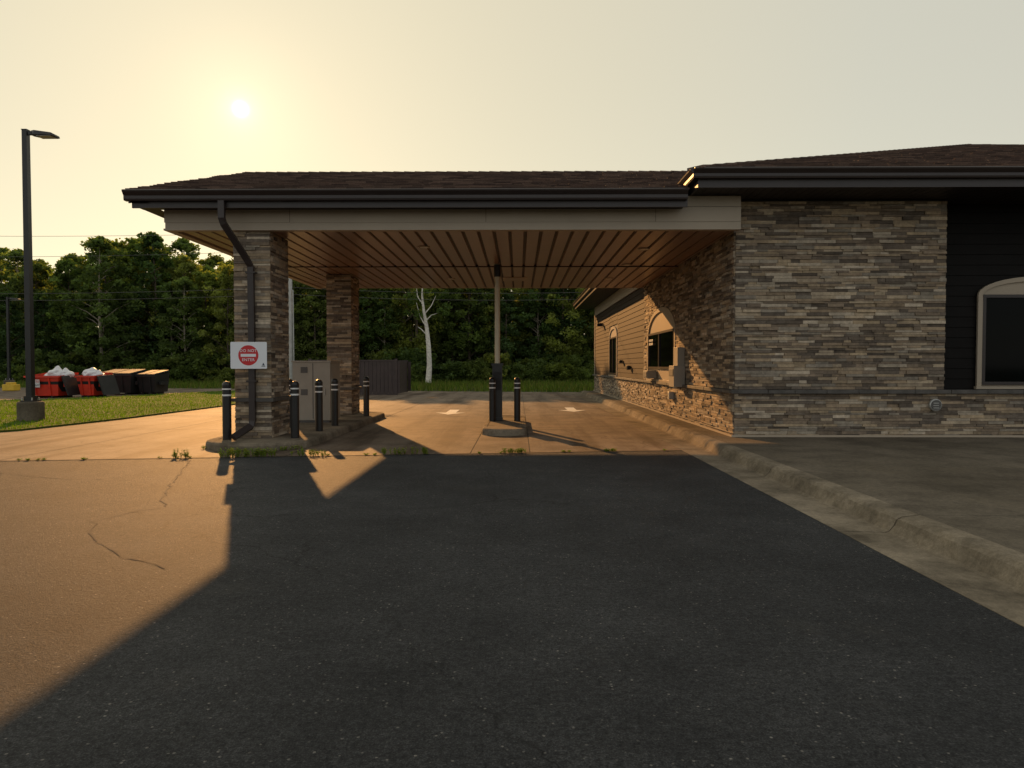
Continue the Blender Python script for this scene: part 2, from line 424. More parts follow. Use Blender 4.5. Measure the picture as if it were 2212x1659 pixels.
# far side siding wall (lap siding)
mb=MB()
def lap(mb,axis,a,b,pos,z0,z1,mat,step=.18):
    z=z0
    while z<z1-.01:
        zt=min(z+step,z1)
        mb.extr([(pos,z),(pos-.028,z),(pos-.012,zt-.004),(pos,zt-.004)],axis,a,b,mat)
        z=zt
lap(mb,'y',22.36,28.55,4.125,1.05,4.15,'siding'); lap(mb,'y',31.05,37,4.125,1.05,4.15,'siding'); lap(mb,'y',28.55,31.05,4.125,3.25,4.15,'siding')
mb.box(4.08,4.125,22.36,37,4.15,4.6,'tan'); mb.box(4.075,4.125,36.85,37.02,1.05,4.15,'tan')
lap(mb,'x',8.035,20,13.445,1.05,4.6,'sidingdark',.2)
mb.obj('siding',B)
def archwin(name,axis,pos,a,b,zb,zs,za,glass_top,split,frame='tan',fw=.12):
    m=MB(); c=(a+b)/2; hw=(b-a)/2
    def pt(t,d,z): return (pos-d,t,z) if axis=='y' else (t,pos-d,z)
    def arc(off,n=20): return [(c-(hw-off)*math.cos(math.pi*i/n),zs+(za-zs-off)*math.sin(math.pi*i/n)) for i in range(n+1)]
    poly=[(a,zb)]+arc(0)+[(b,zb)]
    m.face([pt(t,0,z) for t,z in poly],frame)
    outer=[(a,zb)]+arc(0)+[(b,zb)]; inner=[(a+fw,zb)]+arc(fw)+[(b-fw,zb)]
    for i in range(len(outer)-1):
        o0,o1,i0,i1=outer[i],outer[i+1],inner[i],inner[i+1]
        m.hexa([pt(o0[0],0,o0[1]),pt(o1[0],0,o1[1]),pt(i1[0],0,i1[1]),pt(i0[0],0,i0[1]),pt(o0[0],.045,o0[1]),pt(o1[0],.045,o1[1]),pt(i1[0],.045,i1[1]),pt(i0[0],.045,i0[1])],frame)
    def bx(t0,t1,d0,d1,z0,z1,mat):
        if axis=='y': m.box(pos-d1,pos-d0,t0,t1,z0,z1,mat)
        else: m.box(t0,t1,pos-d1,pos-d0,z0,z1,mat)
    g0,g1=a+fw+.03,b-fw-.03
    bx(g0,g1,.003,.012,zb+split,glass_top,'glass')
    for z in (zb+split,glass_top): bx(g0-.03,g1+.03,.002,.055,z-.03,z+.03,'trim')
    for t in (g0,(g0*.45+g1*.55),g1): bx(t-.03,t+.03,.002,.05,zb+split+.03,glass_top-.03,'trim')
    bx(a-.03,b+.03,.0,.075,zb-.05,zb,frame)
    return m.obj(name,B)
archwin('teller_window','y',4.10,17.87,21.69,1.10,2.42,3.17,2.45,.34)
archwin('arched_window','y',4.12,28.6,31.0,1.10,2.75,3.2,2.7,.06)
archwin('arched_window_front','x',13.40,8.86,11.2,1.10,2.86,3.22,2.84,.06,fw=.09)
mb=MB()
mb.box(3.80,4.08,20.3,20.95,1.12,1.36,'cab'); mb.box(3.78,3.80,20.35,20.9,1.16,1.32,'cabd')
mb.box(3.78,4.05,16.75,17.3,.98,1.5,'cab'); mb.box(3.88,4.05,16.8,17.25,1.5,1.95,'cab'); mb.box(3.765,3.78,16.8,17.25,1.25,1.42,'cabd')
for k in range(4):
    for r_ in range(2): mb.box(4.04,4.048,20.75+k*.16,20.86+k*.16,2.12+r_*.11,2.19+r_*.11,'white')
mb.obj('teller_drawer',B,bevel=.01)
mb=MB()
mb.box(3.93,4.06,17.95,18.15,.62,.82,'galv')
mb.box(3.95,4.08,25.0,25.2,1.35,1.5,'black'); mb.box(3.95,4.08,26.9,27.1,1.6,1.72,'black'); mb.box(3.8,4.08,33.2,33.4,3.4,3.55,'black')
mb.obj('wall_fixtures',B,bevel=.01)
mb=MB()
seg=24
def ringset(prof,mat):
    mb.rings([[(7.84+r*math.cos(2*math.pi*j/seg),FY-d,.76+r*math.sin(2*math.pi*j/seg)) for j in range(seg)] for r,d in prof],mat)
ringset(((.115,.045),(.115,.09),(.10,.10),(.095,.085)),'galv'); ringset(((.09,.08),(.09,.092)),'cabd')
for k in range(3): mb.box(7.79,7.89,FY-.102,FY-.09,.70+k*.045,.715+k*.045,'galv')
mb.obj('wall_vent',B)

# ---- roofs
EX,EY,EZ=3.05,12.0,4.91; SL=.345
mb=MB()
rz=EZ+13*SL
mb.face([(EX,EY,EZ),(33,EY,EZ),(20,25,rz),(EX+13,25,rz)],'shingle',SHING[0]); mb.face([(EX,38,EZ),(EX,EY,EZ),(EX+13,25,rz)],'shingle',SHING[0])
mb.face([(33,EY,EZ),(33,38,EZ),(20,25,rz)],'shingle',SHING[0]); mb.face([(33,38,EZ),(EX,38,EZ),(EX+13,25,rz),(20,25,rz)],'shingle',SHING[0])
sl=math.hypot(1,SL); Vf=Vector((0,1,SL)).normalized(); Nf=Vector((0,-SL,1)).normalized()
SH=dict(h=(.135,.145),l=(.18,.42),d=(.014,.036),gap=.001,cols=SHING,mat='shingle',tilt=True)
course(mb,(EX,EY-.03,EZ+.01),(1,0,0),Vf,Nf,13*sl,lambda v:[(v/sl,29.9-v/sl)] if v/sl<13 else [],**SH)
Vl=Vector((1,0,SL)).normalized(); Nl=Vector((-SL,0,1)).normalized()
course(mb,(EX-.03,EY,EZ+.01),(0,1,0),Vl,Nl,13*sl,lambda v:[(v/sl,26-v/sl)] if v/sl<13 else [],**SH)
n=46
for i in range(n):
    t0=13*i/n;t1=13*(i+1)/n+.03
    p=lambda t,s,h:(EX+t+s*.11,EY+t-s*.11,EZ+t*SL-.015+h)
    mb.hexa([p(t0,-1,0),p(t0,1,0),p(t1,1,0),p(t1,-1,0),p(t0,-1,.05),p(t0,1,.05),p(t1,1,.035),p(t1,-1,.035)],'shingle',R.choice(SHING))
mb.obj('main_roof',B)
# canopy roof
CX0,CY0,CY1,CZ,CS=-6.92,12.2,22.9,4.60,.333
ridY=(CY0+CY1)/2; ridZ=CZ+(ridY-CY0)*CS
mb=MB()
xe=EX+(ridZ-EZ)/SL
yk=CY0+(EZ-CZ)/CS
mb.face([(CX0,CY0,CZ),(3.0,CY0,CZ),(3.0,yk,EZ),(xe,ridY,ridZ),(CX0,ridY,ridZ)],'shingle',SHING[0])
mb.face([(3.0,CY1,CZ),(CX0,CY1,CZ),(CX0,ridY,ridZ),(xe,ridY,ridZ),(3.0,CY1-(yk-CY0),EZ)],'shingle',SHING[0])
s2=math.hypot(1,CS); V2=Vector((0,1,CS)).normalized(); N2=Vector((0,-CS,1)).normalized()
def civ(v):
    z=CZ+v/s2*CS; return [(-.03,(3.0 if z<EZ else EX+(z-EZ)/SL)-CX0)]
course(mb,(CX0,CY0-.03,CZ+.01),(1,0,0),V2,N2,(ridY-CY0)*s2,civ,**SH)
V3=Vector((0,-1,CS)).normalized(); N3=Vector((0,CS,1)).normalized()
course(mb,(CX0,CY1+.03,CZ+.01),(1,0,0),V3,N3,(ridY-CY0)*s2,civ,**SH)
x=CX0-.03
while x<xe-.5:
    mb.hexa([(x,ridY-.13,ridZ-.03),(x+.3,ridY-.13,ridZ-.03),(x+.3,ridY+.13,ridZ-.03),(x,ridY+.13,ridZ-.03),(x,ridY-.02,ridZ+.05),(x+.3,ridY-.02,ridZ+.035),(x+.3,ridY+.02,ridZ+.035),(x,ridY+.02,ridZ+.05)],'shingle',R.choice(SHING)); x+=.27
mb.face([(-6.58,CY0+.4,4.5),(-6.58,CY1-.4,4.5),(-6.58,ridY,ridZ-.05)],'tan')
for sgn,ya in ((1,CY0),(-1,CY1)):
    a=(ya,CZ); b=(ridY,ridZ)
    mb.hexa([(CX0,a[0],a[1]-.22),(CX0+.03,a[0],a[1]-.22),(CX0+.03,b[0],b[1]-.22),(CX0,b[0],b[1]-.22),(CX0,a[0],a[1]),(CX0+.03,a[0],a[1]),(CX0+.03,b[0],b[1]),(CX0,b[0],b[1])],'trim')
    mb.face([(CX0+.03,a[0],a[1]-.2),(-6.58,a[0],a[1]-.2),(-6.58,b[0],b[1]-.2),(CX0+.03,b[0],b[1]-.2)],'soffit')
mb.obj('canopy_roof',B)
# gutters + fascias
def kgut(y,s,zb,zt):
    return [(y+s*.13,zb),(y+s*.04,zb),(y+s*.03,zb+.03),(y+s*.03,zb+(zt-zb)*.45),(y-s*.02,zb+(zt-zb)*.8),(y-s*.025,zt-.015),(y-s*.01,zt),(y+s*.02,zt),(y+s*.025,zt-.03),(y+s*.13,zt-.03)]
mb=MB()
mb.extr(kgut(CY0-.08,1,4.42,4.605),'x',CX0-.06,2.97,'trim'); mb.extr(kgut(CY1+.08,-1,4.42,4.605),'x',CX0-.06,2.97,'trim')
mb.box(CX0+.031,2.99,CY0+.055,CY0+.09,4.31,4.57,'trim'); mb.box(CX0+.031,2.99,CY1-.09,CY1-.055,4.31,4.57,'trim')
mb.box(CX0+.031,2.98,CY0+.092,12.64,4.36,4.375,'soffit'); mb.box(CX0+.031,2.98,22.41,CY1-.092,4.36,4.375,'soffit')
mb.box(CX0+.04,-6.6,12.645,22.405,4.36,4.375,'soffit')
mb.extr(kgut(EY-.06,1,4.74,4.915),'x',EX-.02,33,'trim'); mb.extr(kgut(EX-.06,1,4.74,4.915),'y',EY-.02,38,'trim')
mb.box(EX+.07,33,EY+.07,EY+.11,4.6,4.88,'trim'); mb.box(EX+.07,EX+.11,EY+.111,38,4.6,4.88,'trim')
mb.obj('gutters_and_fascia',B)
mb=MB()
x=EX+.112
while x<30:
    mb.box(x+.004,x+.145,EY+.112,13.44,4.615,4.63,'soffit'); x+=.15
y=13.45
while y<38:
    mb.box(EX+.112,4.3,y+.004,y+.145,4.615,4.63,'soffit')
    y+=.15
mb.face([(EX+.112,EY+.112,4.64),(33,EY+.112,4.64),(33,38,4.64),(EX+.112,38,4.64)],'seal')
mb.obj('eave_soffit',B)
# canopy beam
mb=MB()
BX=-6.50
mb.box(BX,4.06,12.65,12.78,4.02,4.40,'tan'); mb.box(2.99,4.06,12.66,12.77,4.41,4.60,'tan')
mb.box(BX,4.06,22.27,22.40,4.02,4.40,'tan'); mb.box(BX,BX+.13,12.781,22.269,4.02,4.40,'tan')
mb.box(BX-.012,4.05,12.638,12.649,4.13,4.36,'tan')
mb.box(BX-.02,4.05,12.625,12.79,3.985,4.018,'tan'); mb.box(BX-.02,BX+.14,12.791,22.26,3.985,4.018,'tan')
for xj in (-4.2,-.6,2.5): mb.box(xj,xj+.006,12.634,12.637,4.13,4.36,'ceilgap')
mb.obj('canopy_beam',B)
# ceiling
mb=MB()
mb.box(BX+.13,4.05,12.78,22.27,4.055,4.07,'ceilgap')
x=BX+.14
while x<4.04:
    w=min(.295,4.05-x)
    for a,b in ((12.79,17.46),(17.54,22.26)):
        e=.024
        z1=4.018+R.uniform(-.002,.002); tl=R.uniform(-.002,.002)
        mb.hexa([(x+e+.012,a,z1),(x+w-e-.012,a,z1+tl),(x+w-e-.012,b,z1),(x+e+.012,b,z1-tl),(x+e,a,4.05),(x+w-e,a,4.05),(x+w-e,b,4.05),(x+e,b,4.05)],'ceil')
    x+=.295
mb.box(BX+.14,4.04,17.47,17.53,4.0,4.05,'ceilgap')
mb.obj('canopy_ceiling',B)
mb=MB()
def disc(x,y,r):
    mb.lathe(x,y,[(r,4.017),(r,4.002),(r*.8,3.998),(r*.78,4.01)],'tan'); mb.lathe(x,y,[(r*.7,4.004),(r*.7,4.0)],'lens')
for x,y in ((-2.0,14.6),(2.7,14.9),(-1.95,19.9),(2.6,19.9),(2.7,17.2),(-5.6,15)): disc(x,y,.13)
mb.box(-.45,.25,19.6,20.4,4.003,4.016,'tan'); mb.box(-.38,.18,19.67,20.33,3.998,4.002,'ceil')
mb.obj('ceiling_fixtures',B)
# columns
def column(x0,x1,ya,yb):
    m=MB(); m.box(x0+.02,x1-.02,ya+.02,yb-.02,.1,4.02,'ledge')
    for z0,h in ((.15,.68),(.90,3.1)):
        w=x1-x0;d=yb-ya
        stones(m,(x0-.03,ya,z0),(1,0,0),(0,-1,0),h,lambda v:[(0,w+.06)])
        stones(m,(x1,ya,z0),(0,1,0),(1,0,0),h,lambda v:[(0,d)])
        stones(m,(x0,ya,z0),(0,1,0),(-1,0,0),h,lambda v:[(0,d)])
        stones(m,(x0-.03,yb,z0),(1,0,0),(0,1,0),h,lambda v:[(0,w+.06)])
    m.box(x0-.09,x1+.09,ya-.09,yb+.09,.832,.90,'ledge')
    m.obj('stone_column',B)
column(-5.26,-4.64,12.78,13.75); column(-5.26,-4.64,18.95,19.85)
# downspout
mb=MB()
mb.tube([(-5.26,12.2,4.43),(-5.26,12.2,4.12),(-5.24,12.23,4.02),(-4.98,12.60,3.45),(-4.93,12.66,3.32),(-4.93,12.67,2.4),(-4.93,12.67,.48),(-4.95,12.64,.38),(-5.12,12.25,.21)],.055,'trim',square=True)
for z in (3.2,1.2): mb.box(-5.02,-4.84,12.615,12.73,z,z+.03,'trim')
mb.obj('downspout',B)

# ================================================================= ITEMS
def bollard(x,y):
    m=MB(); r=.078; z=.145
    m.lathe(0,0,[(r,z),(r,z+.80)],'black'); m.lathe(0,0,[(r+.002,z+.80),(r+.002,z+.83)],'white'); m.lathe(0,0,[(r,z+.83),(r,z+.915)],'black')
    m.lathe(0,0,[(r+.002,z+.915),(r+.002,z+.94)],'white')
    m.lathe(0,0,[(r,z+.94),(r+.003,z+1.0),(r*.93,z+1.03),(r*.7,z+1.055),(r*.3,z+1.068)],'black')
    m.obj('bollard',loc=(x,y,0))
for p in ((-5.36,12.56),(-4.20,12.85),(-5.02,15.0),(-4.14,14.2),(-4.16,15.5),(-4.11,18.5),(-.64,16.8),(-.03,16.8)): bollard(*p)

# sign
sg=empty('do_not_enter_sign',(-4.94,12.54,1.69))
mb=MB()
w,h,r=.335,.245,.02
pts=[]
for cx,cz,a0 in ((w-r,h-r,0),(-w+r,h-r,90),(-w+r,-h+r,180),(w-r,-h+r,270)):
    for k in range(5):
        a=math.radians(a0+k*22.5); pts.append((cx+r*math.cos(a),cz+r*math.sin(a)))
mb.rings([[(x,0,z) for x,z in pts],[(x,.004,z) for x,z in pts]],'signw')
def fdisc(mb,cx,cz,r,y,mat,n=40): mb.face([(cx+r*math.cos(2*math.pi*j/n),y,cz+r*math.sin(2*math.pi*j/n)) for j in range(n)],mat)
fdisc(mb,-.005,.0,.185,-.002,'signr')
mb.face([(-.145,-.004,-.026),(.135,-.004,-.026),(.135,-.004,.026),(-.145,-.004,.026)],'signw')
mb.face([(.245,-.003,-.185),(.295,-.003,-.185),(.27,-.003,-.135)],'signd'); mb.face([(.235,-.003,-.205),(.305,-.003,-.205),(.305,-.003,-.195),(.235,-.003,-.195)],'signd')
mb.box(-.02,.02,.004,.09,-.02,.02,'galv')
mb.obj('sign_board',sg)
def text(name,body,size,loc,mat,parent,rot=(math.pi/2,0,0)):
    c=bpy.data.curves.new(name,'FONT'); c.body=body; c.size=size; c.align_x='CENTER'; c.align_y='CENTER'; c.offset=size*.008; c.space_character=1.12
    c.materials.append(M[mat]); o=bpy.data.objects.new(name,c); COL.objects.link(o); o.location=loc; o.rotation_euler=rot; o.parent=parent
text('lettering_do_not','DO NOT',.072,(-.005,-.005,.083),'signw',sg)
text('lettering_enter','ENTER',.072,(-.005,-.005,-.083),'signw',sg)

# cabinet
mb=MB()
mb.box(-5.38,-4.48,16.3,17.2,.20,1.58,'cab'); mb.box(-5.34,-4.52,16.33,17.17,.14,.198,'cabd'); mb.box(-5.40,-4.46,16.28,17.22,1.582,1.62,'cab')
mb.box(-5.18,-5.02,16.288,16.298,1.33,1.47,'cabd'); mb.box(-5.18,-5.02,16.288,16.298,.80,.94,'cabd')
mb.box(-4.90,-4.885,16.292,16.299,.24,1.56,'cabd')
mb.box(-4.62,-4.60,16.27,16.299,.8,.95,'galv')
mb.box(-4.479,-4.474,16.42,17.08,.3,1.5,'cab')
mb.obj('utility_cabinet',bevel=.012)

# pneumatic tube station
mb=MB()
mb.box(-.645,-.405,16.95,17.25,.15,1.50,'black'); mb.box(-.67,-.38,16.93,17.27,1.50,1.56,'black'); mb.box(-.66,-.39,16.92,17.28,.15,.22,'black')
mb.box(-.62,-.43,16.94,16.948,.9,1.35,'dump')
mb.lathe(-.525,17.1,[(.066,1.56),(.066,3.72)],'tube'); mb.lathe(-.525,17.1,[(.08,3.70),(.085,3.73),(.085,3.97),(.08,3.985),(.08,4.0)],'black')
mb.obj('pneumatic_teller_tube')

# lamp posts
def lamp(x,y,H,name='street_lamp'):
    m=MB()
    m.lathe(0,0,[(.31,-.05),(.31,.5),(.30,.54),(.27,.555)],'walk',28)
    m.box(-.17,.17,-.17,.17,.557,.585,'black')
    for a in (-.13,.13):
        for b in (-.13,.13): m.lathe(a,b,[(.02,.585),(.02,.66)],'galv',6)
    m.box(-.11,.11,-.11,.11,.586,.70,'black')
    m.hexa([(-.075,-.075,.7),(.075,-.075,.7),(.075,.075,.7),(-.075,.075,.7),(-.065,-.065,H),(.065,-.065,H),(.065,.065,H),(-.065,.065,H)],'black')
    m.box(-.075,.075,-.075,.075,H,H+.02,'black')
    m.box(.066,.19,-.04,.04,H-.12,H-.03,'black')
    m.rings([[(.18,-.06,H-.14),(.18,.06,H-.14),(.18,.06,H-.02),(.18,-.06,H-.02)],[(.30,-.16,H-.15),(.30,.16,H-.15),(.30,.13,H-.03),(.30,-.13,H-.03)],
             [(.74,-.17,H-.17),(.74,.17,H-.17),(.74,.13,H-.09),(.74,-.13,H-.09)],[(.82,-.13,H-.17),(.82,.13,H-.17),(.82,.1,H-.13),(.82,-.1,H-.13)]],'black')
    m.box(.36,.74,-.13,.13,H-.182,H-.174,'lens')
    m.obj(name,loc=(x,y,0))
lamp(-12.95,18.1,7.68); lamp(-33.6,45,6.0)

# fence enclosure
mb=MB()
def fence(x0,x1,y):
    x=x0
    while x<x1:
        mb.box(x+.01,x+.19,y,y+.03,.08,1.72,'fence'); x+=.2
    mb.box(x0,x1,y+.031,y+.07,1.5,1.6,'fence'); mb.box(x0,x1,y+.031,y+.07,.25,.35,'fence'); mb.box(x0-.02,x1+.02,y-.03,y+.08,1.72,1.80,'fence'); mb.box(x0-.02,x1+.02,y-.02,y+.05,.02,.08,'fence')
FO=-.45
fence(-10.2+FO,-5.8+FO,35.0); fence(-10.2+FO,-5.8+FO,38.6)
for x in (-10.2,-8.0,-7.9,-5.8): mb.box(x-.07+FO,x+.07+FO,34.95,35.09,0,1.86,'fence')
for x in (-10.25,-5.85):
    y=35.1
    while y<38.6: mb.box(x+FO,x+.03+FO,y,y+.19,.05,1.76,'fence'); y+=.2
mb.obj('trash_enclosure_fence')

# utility pole & wires
up=empty('utility_pole',(0,0,0))
mb=MB(); px,py=-16.6,50
mb.tube([(px,py,-.1),(px,py,6),(px,py,11.4)],[.17,.15,.12],'galv',12); mb.tube([(px+.25,py-.1,0),(px+.22,py-.1,7)],.04,'galv',6); mb.box(px-1,px+1,py-.06,py+.06,10.9,11.02,'bark')
mb.tube([(px-.2,py,8.3),(px-.42,py,8.3),(px-.42,py,8.9)],.13,'galv',8)
mb.obj('pole_shaft',up)
mb=MB()
for z0,dy in ((11.6,0),(9.9,.1),(7.2,0),(6.7,0)):
    for xa,xb in ((-62,px),(px,14)):
        pts=[]
        for i in range(17):
            t=i/16
            pts.append((xa+(xb-xa)*t,py+dy,min(z0,11.2)+(z0-min(z0,11.2))*(1-t if xb==px else 0)-4*.45*t*(1-t)))
        mb.tube(pts,.013,'cabd',4)
mb.obj('overhead_wires',up)

# dumpsters
def dumpster(x,y,w,h,mat,lids,label=False,rot=0):
    e=empty('dumpster',(x,y,0)); e.rotation_euler=(0,0,rot)
    m=MB(); d=1.5; b=.12
    m.hexa([(-w/2+b,-d/2+.15,.1),(w/2-b,-d/2+.15,.1),(w/2-b,d/2,.1),(-w/2+b,d/2,.1),(-w/2,-d/2,h),(w/2,-d/2,h),(w/2,d/2,h+.15),(-w/2,d/2,h+.15)],mat,skip=(1,))
    m.hexa([(-w/2+b,-d/2+.18,.14),(w/2-b,-d/2+.18,.14),(w/2-b,d/2-.03,.14),(-w/2+b,d/2-.03,.14),(-w/2+.03,-d/2+.03,h-.25),(w/2-.03,-d/2+.03,h-.25),(w/2-.03,d/2-.03,h-.25),(-w/2+.03,d/2-.03,h-.25)],'dump')
    m.box(-w/2-.04,w/2+.04,-d/2-.04,-d/2+.03,h-.07,h+.01,mat)
    for sx in (-1,1):
        m.box(min(sx*w/2,sx*(w/2+.12)),max(sx*w/2,sx*(w/2+.12)),-.4,.4,h*.5,h*.5+.16,mat)
        m.box(sx*(w/2-.3)-.04,sx*(w/2-.3)+.04,-d/2-.02,d/2-.1,0,.1,'dump')
        m.hexa([(sx*w*.22-.03,-d/2+.10,.12),(sx*w*.22+.03,-d/2+.10,.12),(sx*w*.22+.03,-d/2+.16,.12),(sx*w*.22-.03,-d/2+.16,.12),(sx*w*.22-.03,-d/2-.035,h-.08),(sx*w*.22+.03,-d/2-.035,h-.08),(sx*w*.22+.03,-d/2+.02,h-.08),(sx*w*.22-.03,-d/2+.02,h-.08)],mat)
    if lids=='closed':
        for s in (-1,1):
            cx=s*w/4
            m.hexa([(cx-w/4+.02,-d/2-.06,h+.02),(cx+w/4-.02,-d/2-.06,h+.02),(cx+w/4-.02,d/2,h+.2),(cx-w/4+.02,d/2,h+.2),(cx-w/4+.04,-d/2-.05,h+.07),(cx+w/4-.04,-d/2-.05,h+.07),(cx+w/4-.04,d/2,h+.27),(cx-w/4+.04,d/2,h+.27)],'dump')
    else:
        m.hexa([(w/2+.06,-d/2+.1,h+.0),(w/2+.12,-d/2+.1,h+.0),(w/2+.12,d/2-.1,h+.05),(w/2+.06,d/2-.1,h+.05),(w/2+.36,-d/2+.1,.12),(w/2+.42,-d/2+.1,.12),(w/2+.42,d/2-.1,.12),(w/2+.36,d/2-.1,.12)],'dump')
    m.obj('dumpster_body',e)
    if label:
        l=MB(); l.face([(-w*.38,-d/2-.045,.50),(-w*.03,-d/2-.045,.50),(-w*.03,-d/2-.085,.86),(-w*.38,-d/2-.085,.86)],'white')
        l.obj('label',e)
        text('label_number','485-4637',.13,(-w*.205,-d/2-.085,.60),'signd',e); text('label_name','WASTE',.15,(-w*.205,-d/2-.10,.76),'signr',e)
dumpster(-22.05,32.3,1.55,1.02,'red','open',True); dumpster(-20.35,32.8,.85,1.02,'red','open')
dumpster(-20.75,35.8,1.75,1.05,'dump','closed'); dumpster(-19.35,36.2,1.0,1.0,'dump','closed')
def bag(x,y,z,s):
    import bmesh
    bm=bmesh.new(); bmesh.ops.create_icosphere(bm,subdivisions=4,radius=1)
    for v in bm.verts:
        p=v.co.copy(); n=noise.noise(p*1.8+Vector((x,y,0)))*.25+noise.noise(p*5)*.09+abs(noise.noise(p*3+Vector((5,x,0))))*.1
        v.co=p*(1+n); v.co.z*=.72
        if p.z>.85: v.co.z+=.25*(p.z-.85)/.15
    me=bpy.data.meshes.new('trash_bag'); bm.to_mesh(me); bm.free(); me.materials.append(M['bag'])
    me.polygons.foreach_set('use_smooth',[True]*len(me.polygons))
    o=bpy.data.objects.new('trash_bag',me); COL.objects.link(o); o.location=(x,y,z); o.scale=(s,s,s)
bag(-21.75,32.2,1.10,.38); bag(-21.4,32.3,1.07,.32); bag(-22.2,32.4,.98,.27); bag(-20.45,32.7,1.08,.36); bag(-20.2,32.8,1.02,.28)
mb=MB(); mb.box(-.35,.35,-.3,.3,0,.38,'yellow'); mb.box(-.2,.2,-.2,.2,.38,.5,'yellow'); mb.obj('yellow_utility_box',bevel=.04,loc=(-30.5,41,0))

# ================================================================= VEGETATION
def leafcloud(mb,clumps,per,size,base,mat='leaf'):
    for (c,r,k) in clumps:
        for _ in range(per):
            d=Vector((R.gauss(0,1),R.gauss(0,1),R.gauss(0,1))); d.normalize(); p=c+Vector((d.x*r,d.y*r,d.z*r*.75))*(R.random()**.45)
            a=Vector((R.gauss(0,1),R.gauss(0,1),R.gauss(0,.8))).normalized(); b=a.cross(Vector((R.gauss(0,1),R.gauss(0,1),R.gauss(0,1)))).normalized()
            s=size*R.uniform(.6,1.3); q=k*R.uniform(.7,1.3)
            mb.face([p-a*s,p-b*s*.6,p+a*s,p+b*s*.6],mat,(base[0]*q,base[1]*q,base[2]*q))
def treemesh(H,rad,base,crown0,barkm='bark',n=110,per=60,size=.15):
    m=MB(); lean=R.uniform(-.3,.3)
    path=[(lean*math.sin(t*2),.2*math.sin(t*3),H*.93*t) for t in (0,.2,.4,.6,.8,1)]
    m.tube(path,[.16,.13,.11,.08,.05,.02],barkm,7)
    cl=[]
    for i in range(n):
        t=R.random()**.85; z=crown0+(H-crown0)*t*.97
        prof=rad*(max(0,math.sin(math.pi*(t*.78+.2)))**.6)
        a=R.uniform(0,6.283); rr=prof*math.sqrt(R.uniform(.12,1))*R.uniform(.7,1.1)
        c=Vector((rr*math.cos(a)+lean*.5,rr*math.sin(a),z))
        cl.append((c,R.uniform(.4,.9)*(1.1-.45*t),R.uniform(.5,1.45)))
        if i%5==0: m.tube([(lean*.5,0,max(.5,z-rr*.7)),(c.x*.5+lean*.25,c.y*.5,z-rr*.25),tuple(c)],[.05,.035,.012],barkm,5)
    for i in range(9):
        a=R.uniform(0,6.28); q=R.uniform(0,rad*.5); cl.append((Vector((q*math.cos(a)+lean*.5,q*math.sin(a),H-R.uniform(0,1.0)-q*.4)),R.uniform(.25,.5),1.2))
    leafcloud(m,cl,per,size,base)
    return m
def tomesh(m,name):
    o=m.obj(name); me=o.data; bpy.data.objects.remove(o); return me
greens=[tuple(v*.88 for v in c) for c in [(.155,.205,.062),(.12,.18,.062),(.18,.22,.07),(.105,.16,.065),(.145,.20,.07),(.20,.235,.075)]]
var=[tomesh(treemesh(12+i*.25,R.uniform(2.3,3.3),greens[i],R.uniform(.8,2.6),'palebark' if i in(1,4) else 'bark'),'forest_tree_mesh') for i in range(6)]
shr=[]
for i in range(3):
    m=MB(); cl=[]
    for _ in range(30):
        a=R.uniform(0,6.28); rr=1.5*math.sqrt(R.random()); z=R.uniform(.1,2.3)*(1-.25*rr/1.5)
        cl.append((Vector((rr*math.cos(a),rr*math.sin(a),z)),R.uniform(.3,.6),R.uniform(.6,1.3)))
    leafcloud(m,cl,55,.13,greens[(i*2)%6]); shr.append(tomesh(m,'undergrowth_mesh'))
F=empty('forest')
def inst(me,name,x,y,z,s,sz=None,par=F):
    o=bpy.data.objects.new(name,me); COL.objects.link(o); o.location=(x,y,z); o.rotation_euler=(0,0,R.uniform(0,6.28)); o.scale=(s,s,sz or s); o.parent=par
def hgt(x,y):
    return .98+.12*noise.noise(Vector((x*.09,3.3,0)))+R.uniform(-.09,.06)+(.09 if abs(x+37)<4 else 0)
for row,(yr,dx) in enumerate(((64,2.9),(67.5,2.7),(72,2.7),(77,3.0))):
    x=-68 if row<3 else -74
    while x<30:
        xx=x+R.uniform(-.9,.9); 
        s=hgt(xx,yr)*(1,1.03,1.05,1.04)[row]
        if xx>-24: s*=1.08
        if row==0: s*=R.uniform(.6,1.0)
        inst(R.choice(var),'tree',xx,yr+R.uniform(-1.4,1.4)+(2.5 if xx>-8 else 0),0,s*R.uniform(1.0,1.15),s); x+=dx
for yr,dx,s0 in ((61.5,2.1,.75),(63.5,2.4,1.2),(69,2.6,1.9),(76,2.8,2.6)):
    x=-72
    while x<32:
        inst(R.choice(shr),'undergrowth',x+R.uniform(-.6,.6),yr+R.uniform(-.8,.8)+(2 if x>-8 else 0),-.05,s0*R.uniform(.75,1.25)); x+=dx
# pale birch
m=MB()
m.tube([(0,0,-.1),(.12,0,1.5),(.05,0,3.2),(-.12,.1,4.8),(-.35,0,6.2),(-.5,0,7.6),(-.45,0,8.8)],[.27,.23,.20,.17,.12,.08,.03],'birch',9)
for a,b,c in (((-.12,0,4.8),(-.7,.1,5.8),(-1.0,0,7.0)),((-.3,0,6.0),(.3,-.1,6.7),(.7,0,7.6)),((-.1,0,4.2),(-.6,-.1,4.7),(-.9,0,4.9)),((-.4,0,6.8),(-.9,0,7.5),(-1.0,0,8.4)),((-.2,0,5.4),(.3,0,5.9),(.9,0,6.1))):
    m.tube([a,b,c],[.06,.04,.015],'birch',6)
cl=[(Vector((R.uniform(-1.8,1.8),R.uniform(-.2,.9),R.uniform(5.8,9.3))),R.uniform(.3,.55),R.uniform(.6,1.2)) for _ in range(26)]
leafcloud(m,cl,40,.13,greens[1]); m.obj('birch_tree',loc=(-7.9,60,0))
